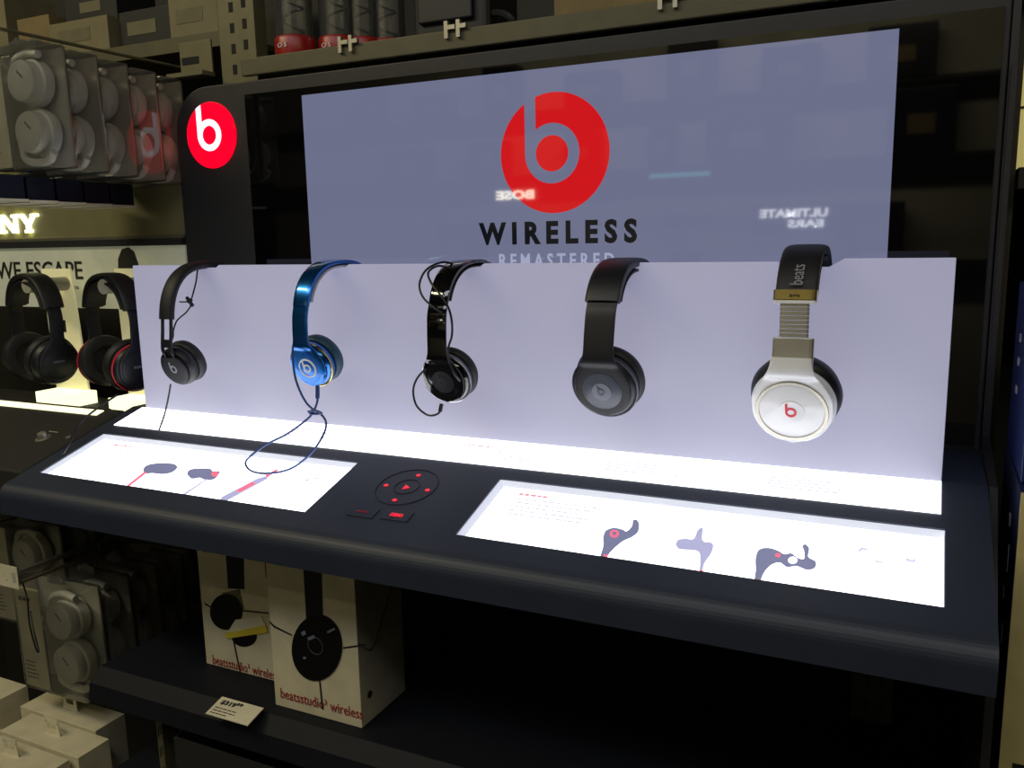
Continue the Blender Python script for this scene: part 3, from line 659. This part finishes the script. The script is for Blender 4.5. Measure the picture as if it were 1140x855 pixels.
# ================================================================== gondola frame and upper shelf
def post(name, label, x0, x1, y, z0, z1, mt='post_olive'):
    r = thing(name, label, 'post', ((x0+x1)/2, y, z0)); h = z1-z0; w = (x1-x0)/2
    bm = nb(); box(bm, -w, w, 0, .03, 0, h); build('post_body', bm, mt, r, bevel=.001)
    bm = nb(); z = .02
    while z < h-.02: box(bm, -w*.35, -w*.12, -.0006, .004, z, z+.016); box(bm, w*.35, w*.58, -.0006, .004, z+.004, z+.02); z += .034
    build('slot_row', bm, 'slot', r); return r
post('slotted_upright', 'slotted olive metal upright post above the red round badge', .028, .108, .203, .40, 1.2)
post('slotted_upright', 'dark slotted upright post below the counter at right', 1.10, 1.15, .12, -1.25, -.125, 'dark_shell')
br = thing('shelf_bracket', 'short olive metal bracket left of the slotted upright', 'bracket', (-.02, .2, .56))
build('bracket_plate', B(-.045, .03, 0, .004, 0, .06), 'post_olive', br, bevel=.001); build('bracket_slot', B(-.04, .0, -.001, .002, .022, .034), 'slot', br); build('bracket_arm', B(-.05, .035, -.03, .0, -.004, .003), 'post_olive', br)
sh = thing('upper_shelf', 'olive metal shelf above the screen carrying red-capped canisters', 'shelf', (.8, .32, .548))
build('shelf_board', rel(sh, B(.11, 1.75, .172, .52, .548, .566)), 'shelf_olive', sh, bevel=.001)
build('shelf_front_lip', rel(sh, B(.11, 1.75, .160, .172, .5415, .5685)), 'shelf_olive', sh, bevel=.0015)
for x in (.33, .52, .84, 1.08):
    bm = nb(); box(bm, x-.016, x-.010, .154, .160, .556, .580); box(bm, x-.010, x+.002, .154, .160, .568, .574); box(bm, x+.004, x+.010, .154, .160, .556, .580); box(bm, x+.010, x+.02, .154, .160, .568, .574)
    build('label_clip', rel(sh, bm), 'steel', sh)
def canister(x, y, z, r, h, label):
    c = thing('canister', label, 'canister', (x, y, z), 0, 'clear canisters with red bases on the upper shelf')
    build('red_base', lathe(nb(), [(0, 0), (r, 0), (r*1.02, .004), (r*1.02, .030), (r*.96, .034), (0, .034)], Matrix.Identity(4), 40), 'red_cap', c, smooth=True)
    build('clear_tube', lathe(nb(), [(r*.93, .034), (r*.93, h), (r*.90, h), (r*.90, .034), (r*.93, .034)], Matrix.Identity(4), 40), 'clear', c, smooth=True)
    bm = nb(); pts = [(0, 0, .036)]
    for k in range(26): pts.append((r*.5*math.cos(k*.9), r*.5*math.sin(k*.9), .04+k*(h-.06)/26))
    build('packed_earphones', tube(bm, pts, .0022, 6), 'black_gloss', c, smooth=True)
    build('base_lettering', text_bm('O S', .018, .007, face_m(0, -r*1.03, .018), .001), 'white_print', c)
    return c
for px_, yy, lb in ((329, .203, 'clear canister with red base, leftmost on the upper shelf'), (377, .24, 'clear canister with red base standing second from the slotted upright'), (404, .27, 'clear canister with red base standing behind, third from the slotted upright'), (432, .30, 'clear canister with red base, rightmost, beside the black camera case')):
    canister(on_y(px_, 50, yy).x, yy, .566, .033, .2, lb)
cb = thing('camera_case', 'lumpy black case lying on the upper shelf right of the canisters', 'case', (.46, .27, .566))
build('case_body', B(-.05, .085, -.05, .06, .0, .09), 'black_soft', cb, bevel=.012); build('case_flap', B(-.035, .06, -.058, -.048, .03, .075), 'black_matte', cb, bevel=.003)
build('case_strap', tube(nb(), [(.07, -.03, .04), (.11, -.045, .03), (.12, -.04, .012), (.08, -.05, .008)], .006, 8), 'black_matte', cb, smooth=True)
b = thing('carton', 'long dim brown carton on the upper shelf, right of the black case', 'box', (.80, .33, .566))
build('carton_body', B(-.17, .17, -.06, .10, .0, .12), 'cardboard', b, bevel=.001); build('carton_tape', B(-.172, .172, -.002, .03, .1195, .1207), 'card', b)
b = thing('carton', 'dim grey carton at the right end of the upper shelf', 'box', (1.15, .33, .566))
build('carton_body', B(-.13, .13, -.08, .10, .0, .10), 'dark_shell', b, bevel=.001); build('carton_label', B(-.06, .02, -.0815, -.08, .02, .06), 'card', b)
# peg wall behind
pw = build('peg_wall', B(-1.3, 1.9, .52, .55, -1.25, 1.6), 'dark_shell'); tag(pw, 'dark peg wall closing the shelving behind all the products', 'panel')
# cartons on high shelf at upper left
hs2 = thing('high_shelf', 'olive metal shelf at upper left carrying pale cartons', 'shelf', (-.45, .38, .632))
build('shelf_board', B(-.6, .44, -.12, .13, 0, .012), 'shelf_olive', hs2, bevel=.001); build('shelf_front_lip', B(-.6, .44, -.13, -.12, -.012, .014), 'shelf_olive', hs2)
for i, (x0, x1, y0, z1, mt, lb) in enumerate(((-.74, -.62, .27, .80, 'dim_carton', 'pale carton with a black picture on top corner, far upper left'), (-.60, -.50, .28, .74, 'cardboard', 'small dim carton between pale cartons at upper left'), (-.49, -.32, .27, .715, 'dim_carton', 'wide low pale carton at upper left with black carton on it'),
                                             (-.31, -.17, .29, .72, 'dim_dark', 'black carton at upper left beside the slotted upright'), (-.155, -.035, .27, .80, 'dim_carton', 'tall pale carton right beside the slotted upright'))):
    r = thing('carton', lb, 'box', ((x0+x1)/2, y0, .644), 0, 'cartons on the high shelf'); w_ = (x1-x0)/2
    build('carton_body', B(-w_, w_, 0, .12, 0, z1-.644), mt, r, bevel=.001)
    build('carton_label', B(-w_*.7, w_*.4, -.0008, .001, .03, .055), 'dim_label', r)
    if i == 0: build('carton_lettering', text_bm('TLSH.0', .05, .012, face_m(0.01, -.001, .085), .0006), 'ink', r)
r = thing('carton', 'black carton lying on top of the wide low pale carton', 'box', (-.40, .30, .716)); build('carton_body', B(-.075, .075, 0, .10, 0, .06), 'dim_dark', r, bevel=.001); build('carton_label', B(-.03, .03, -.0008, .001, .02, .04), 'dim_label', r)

# ================================================================== lower shelf with boxed headphones
ls = thing('lower_shelf', 'black shelf under the counter with clear front edge', 'shelf', (.65, 0, -.38))
build('shelf_board', rel(ls, B(.06, 1.23, -.18, .49, -.378, -.3605)), 'shelf_black', ls, bevel=.001)
build('shelf_edge_channel', rel(ls, prism(nb(), [(-.18, -.3605), (-.20, -.378), (-.205, -.405), (-.196, -.405), (-.18, -.385)], frame_m((.645, 0, 0), (0, 1, 0), (0, 0, 1)), 1.17)), 'shelf_black', ls)
def hbox(x0, x1, y, d, z1, label):
    r = thing('headphone_box', label, 'box', ((x0+x1)/2, y+d/2, -.360), 0, 'white headphone boxes on the lower shelf')
    build('carton', rel(r, B(x0, x1, y, y+d, -.360, z1)), 'box_white', r, bevel=.0008); return r
def dec(r, polys, y, mt, name, th=.0006):
    bm = nb()
    for pl in polys:
        pts = [on_y(u, v, y) for u, v in pl]; prism(bm, [(p.x, p.z) for p in pts], face_m(0, y, 0), th)
    return build(name, rel(r, bm), mt, r)
yA = -.160
bA = hbox(.383, .527, yA, .105, -.150, 'white headphone box with black headphones pictured, standing in front')
dec(bA, [[(336, 600), (357, 604), (360, 697), (341, 690)]], yA-.0004, 'black_matte', 'pictured_band')
cpic = dec(bA, [blob(353, 721, 28, 37, .1, 40)], yA-.0008, 'black_gloss', 'pictured_cup', .0012)
for pl_ in ([(300, 691.5), (306, 697), (325, 706.5), (325, 707.8), (305, 698.5), (300, 693)], [(382, 720.6), (403, 717.5), (407, 717), (407, 718.5), (382, 722)], [(355, 757), (356.5, 757), (360, 790), (358.4, 789.6)]):
    dec(bA, [pl_], yA-.0006, 'black_matte', 'pictured_cord')
ta, tb_ = on_y(313, 775, yA), on_y(404, 791, yA)
bl = text_bm('beatsstudio\u00b3 wireless', (tb_.x-ta.x)*1.0, .0145, face_m((ta.x+tb_.x)/2, yA-.0006, (ta.z+tb_.z)/2), .0006)
build('box_lettering', rel(bA, bl), 'box_red', bA)
for pl_ in ([(335, 704), (339, 702), (341, 706), (337, 708)], [(342, 710), (349, 707), (351, 710), (344, 713)], [(364, 703), (372, 699), (373, 701), (365, 705)], [(338, 731), (341, 732), (340, 734), (337, 733)]):
    dec(bA, [pl_], yA-.0018, 'graphite_light', 'pictured_highlight')
bm = nb(); pc_ = on_y(351, 719, yA-.0016); ring(bm, .0125, .0117, face_m(pc_.x, yA-.0016, pc_.z), .0004, 32); build('pictured_ring', rel(bA, bm), 'graphite', bA)
bm = nb(); xs_ = .5274; tube(bm, [(xs_, yA, on_y(407, 718, yA).z), (xs_, yA+.03, -.262), (xs_, yA+.06, -.225), (xs_, yA+.10, -.175)], .0007, 6); build('side_cord', rel(bA, bm), 'black_matte', bA)
build('side_emblem', rel(bA, lathe(nb(), [(0, .0006), (.005, .0006), (.005, -.0002), (0, -.0002)], frame_m((.527, yA+.02, -.322), (0, 1, 0), (0, 0, 1)), 24)), 'ink', bA)
yB = -.110
bB = hbox(.206, .350, yB, .105, -.150, 'white headphone box with yellow sticker, standing behind and left of its twin')
dec(bB, [[(250, 598), (271, 602), (272, 656), (254, 655)]], yB-.0004, 'black_matte', 'pictured_band')
dec(bB, [blob(252, 681, 18, 20, 0, 32)], yB-.0008, 'black_gloss', 'pictured_cup', .0012)
dec(bB, [blob(272, 709, 14, 11, 0, 28)], yB-.0003, 'black_gloss', 'pictured_cup', .0006)
dec(bB, [[(262, 690), (291, 686), (296, 697), (252, 706)]], yB-.0016, 'card', 'price_sticker', .0005); dec(bB, [[(247, 660), (267, 656), (272, 678), (262, 684)]], yB-.0002, 'dim_label', 'torn_label', .0004)
dec(bB, [[(250, 705), (296, 696), (298, 704), (253, 711)]], yB-.0022, 'yellow_label', 'yellow_sticker', .0005)
dec(bB, [[(294, 621), (309.5, 624), (310, 646), (296, 643)]], yB-.0004, 'box_red', 'red_label')
dec(bB, [[(225, 608), (233, 609), (234, 615), (226, 614)]], yB-.0004, 'box_red', 'red_label')
for pl_ in ([(270, 679), (299, 682), (299, 683.4), (270, 680.5)], [(228, 671), (236, 676), (236, 677.5), (228, 673)], [(257, 702), (258.4, 702), (268, 748), (266.6, 748)]):
    dec(bB, [pl_], yB-.0005, 'black_matte', 'pictured_cord')
ta = on_y(237, 733, yB)
build('box_lettering', rel(bB, text_bm('beatsstudio\u00b3 wireless', .126, .0145, face_m(ta.x+.063, yB-.0006, ta.z-.001), .0006)), 'box_red', bB)
# price tag clipped to the shelf edge
pt0 = [on_z(u, v, -.3585) for u, v in ((230, 793), (245, 779), (293, 794), (278, 807))]
r = thing('price_tag', 'cream price tag with bold price clipped to the lower shelf edge', 'price tag', tuple(sum(pt0, Vector())/4))
ex = (pt0[3]-pt0[0]).normalized(); ey = Vector((0, 1, .25)); tm = frame_m(r.location, ex, ey); tm.translation = Vector((0, 0, .002))
build('tag_card', prism(nb(), [(-.037, -.0165), (.037, -.0165), (.037, .0165), (-.037, .0165)], tm, .0012), 'card', r)
build('price_lettering', text_bm('$319\u2079\u2079', .036, .010, tm @ Matrix.Translation((-.012, .008, .001)), .0006, bold=.04), 'ink', r)
build('tag_small_print', lines_bm(tm @ Matrix.Translation((-.032, -.002, .001)), 3, .042, .0048, .0012), 'ink', r)
# clear guard bins and the level below
for i, (x0, x1, lb) in enumerate(((.22, .50, 'clear acrylic bin below the price tag'), (.53, .85, 'clear acrylic bin below the lower shelf, right of the first'))):
    r = thing('acrylic_bin', lb, 'bin', ((x0+x1)/2, -.15, -.53), 0, 'clear bins below the lower shelf'); w_ = (x1-x0)/2
    build('front_wall', B(-w_, w_, -.045, -.042, 0, .10), 'acrylic', r); build('side_wall', B(-w_, -w_+.003, -.042, .3, 0, .10), 'acrylic', r); build('side_wall', B(w_-.003, w_, -.042, .3, 0, .10), 'acrylic', r); build('bin_floor', B(-w_, w_, -.045, .3, -.003, 0), 'deck', r)
bs = build('base_shelf', B(.06, 1.23, -.2, .49, -.56, -.535), 'shelf_black'); tag(bs, 'black lowest shelf carrying the clear bins', 'shelf')
post('thin_upright', 'thin grey upright under the left end of the lower shelf', .150, .162, -.165, -.55, -.41)
# white cartons with hang tabs, bottom left
for i, (x1, y0, z1, lb) in enumerate(((-.004, -.153, -.500, 'white carton with hang tab, rearmost under the lower clamshells'), (.032, -.213, -.502, 'white carton with hang tab, second of the row at lower left'), (.020, -.275, -.504, 'white carton with hang tab, frontmost at the bottom left corner'), (-.215, -.175, -.485, 'white carton at the far left edge below the clamshells'))):
    r = thing('hanging_carton', lb, 'box', (x1, y0, z1-.20), 0, 'white cartons with hang tabs at lower left')
    build('carton_body', B(-.185, 0, 0, .056, 0, .20), 'box_white', r, bevel=.0008)
    bm = nb(); mx = face_m(-.095, .028, .20); prism(bm, [(-.018, 0), (.018, 0), (.016, .010), (-.016, .010)], mx, .001); prism(bm, [(-.016, .010), (-.009, .010), (-.009, .019), (-.016, .022)], mx, .001); prism(bm, [(.009, .010), (.016, .010), (.016, .022), (.009, .019)], mx, .001); prism(bm, [(-.016, .020), (-.006, .019), (0, .021), (.006, .019), (.016, .020), (.015, .028), (-.015, .028)], mx, .001)
    build('hang_tab', bm, 'card', r)
r = thing('price_tag', 'cream price tag hanging at far left edge below the counter', 'price tag', (-.10, -.2, -.235)); build('tag_card', B(-.03, .022, -.0012, 0, -.018, .018), 'card', r); build('tag_code', B(.009, .017, -.0016, -.001, -.008, .008), 'pack_grey', r)
build('tag_arm', B(-.003, .003, 0, .20, -.003, .003), 'steel', r)
tag(build('security_cable', tube(nb(), [on_y(22, 640, -.17), on_y(30, 665, -.185), on_y(33, 695, -.185), on_y(40, 722, -.18), on_y(43, 724, -.175), on_y(37, 700, -.17), on_y(34, 680, -.16)], .0013, 8), 'black_matte', smooth=True), 'black cord looping in front of the lower clamshell', 'cord')

# ================================================================== bay on the right
bx = 1.250
r = thing('product_box', 'tall box with navy side and cream front at the lower right edge', 'box', (bx, -.088, -1.25))
build('carton', B(0, .25, 0, .182, 0, 1.272), 'navy_side', r, bevel=.001); build('front_print', B(.0005, .249, -.0012, 0, .001, 1.271), 'box_front', r)
build('front_window', B(.012, .2, -.0020, -.001, .86, .995), 'ink', r)
for zz, yy, hh in ((1.215, .070, .012), (1.17, .06, .028), (1.135, .075, .010), (1.09, .062, .022)):
    build('side_mark', B(-.0006, .0004, yy, yy+.010 if hh < .015 else yy+.003, zz, zz+hh), 'grey_print', r)
r = thing('product_box', 'deep blue box standing on the tall navy and cream box at the right edge', 'box', (bx, -.06, .0235), 0)
build('carton', B(.002, .2, 0, .165, 0, .185), 'blue_box', r, bevel=.001)
for zz in (.07, .10, .125): build('side_mark', B(.001, .0025, .10, .112, zz, zz+.008), 'grey_print', r)
dv = build('bay_divider', B(1.2385, 1.2475, .205, .50, -1.25, 1.3), 'post_dark'); tag(dv, 'dark olive divider post between the lit stand and the right bay', 'post')
pl = thing('right_bay_shelf', 'dark shelf with lit cream back panel at the upper right edge', 'shelf', (1.5, .3, .30))
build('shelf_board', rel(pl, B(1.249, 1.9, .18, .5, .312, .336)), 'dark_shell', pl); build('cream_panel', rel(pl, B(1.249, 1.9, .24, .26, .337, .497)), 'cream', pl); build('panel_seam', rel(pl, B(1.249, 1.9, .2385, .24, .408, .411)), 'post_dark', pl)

# ================================================================== across the aisle: what the screen glass mirrors
def back_m(x, y, z): return frame_m((x, y, z), (-1, 0, 0), (0, 0, 1))
M['sign_white'] = mat('lit_sign_white', (.8, .8, .8, 1), .3, emit=(.95, .97, 1, 1), es=11)
M['sign_warm'] = mat('lit_sign_warm', (.8, .8, .7, 1), .3, emit=(1, .93, .75, 1), es=20)
M['sign_cyan'] = mat('lit_sign_cyan', (.2, .8, .8, 1), .3, emit=(.15, .75, .85, 1), es=2.2)
M['aisle_board'] = mat('aisle_board', srgb(170, 168, 150), .6, scale=3, var=.2)
g = thing('aisle_shelving', 'pale shelving wall across the aisle, seen mirrored in the screen', 'shelving', (-.7, -3.4, -1.25))
build('backboard', B(-2.2, 2.4, -.03, 0, 0, 2.9), 'aisle_board', g)
for z in (1.35, 1.85, 2.2): build('shelf_board', B(-2.2, 2.4, 0, .12, z, z+.02), 'dark_shell', g)
sg = thing('lit_sign', 'lit white two-line sign across the aisle, mirrored in the screen', 'sign', (.547, -3.2, .27)); 
build('sign_back', B(-.2, .2, -.03, -.01, -.01, .13), 'dark_shell', sg)
build('sign_lettering', text_bm('ULTIMATE', .325, .042, back_m(0, 0, .088), .003, bold=.04), 'sign_white', sg); build('sign_lettering', text_bm('EARS', .17, .038, back_m(.06, 0, .036), .003, bold=.04), 'sign_white', sg)
sg = thing('lit_sign', 'small warm glowing sign across the aisle, mirrored on the red logo', 'sign', (-.98, -3.2, .48))
build('sign_back', B(-.15, .15, -.03, -.01, -.01, .06), 'dark_shell', sg); build('sign_lettering', text_bm('BOSE', .24, .05, back_m(0, 0, .025), .003, bold=.04), 'sign_warm', sg)
sg = thing('light_bar', 'short cyan light bar across the aisle, mirrored in the screen', 'light', (-.03, -3.2, .56)); build('bar_body', B(-.17, .17, -.02, -.002, -.006, .03), 'dark_shell', sg); build('bar_light', B(-.16, .16, -.002, .003, 0, .022), 'sign_cyan', sg)
k = 0
for (x, z, w_, h_) in ((-2.0, .97, .18, .22), (-1.55, .97, .25, .14), (-1.1, .97, .22, .26), (-.55, .97, .3, .18), (.0, .97, .24, .3), (.5, .97, .28, .2), (1.0, .97, .3, .24), (-1.75, .62, .3, .2), (-1.2, .62, .26, .2), (-.6, .62, .2, .22), (-.15, .62, .14, .24), (.3, .62, .42, .26), (1.1, .62, .3, .3), (-1.4, .12, .3, .24), (.9, .12, .3, .28)):
    r = thing('mirrored_carton', 'dark carton on the shelving across the aisle, faintly mirrored in the screen', 'box', (x, -3.32, z), 0, 'dark cartons across the aisle'); build('carton_body', B(-w_/2, w_/2, -.05, .05, 0, h_), 'navy_box', r, bevel=.004); build('carton_label', B(-w_*.2, w_*.2, .05, .052, h_*.3, h_*.6), 'cardboard', r)
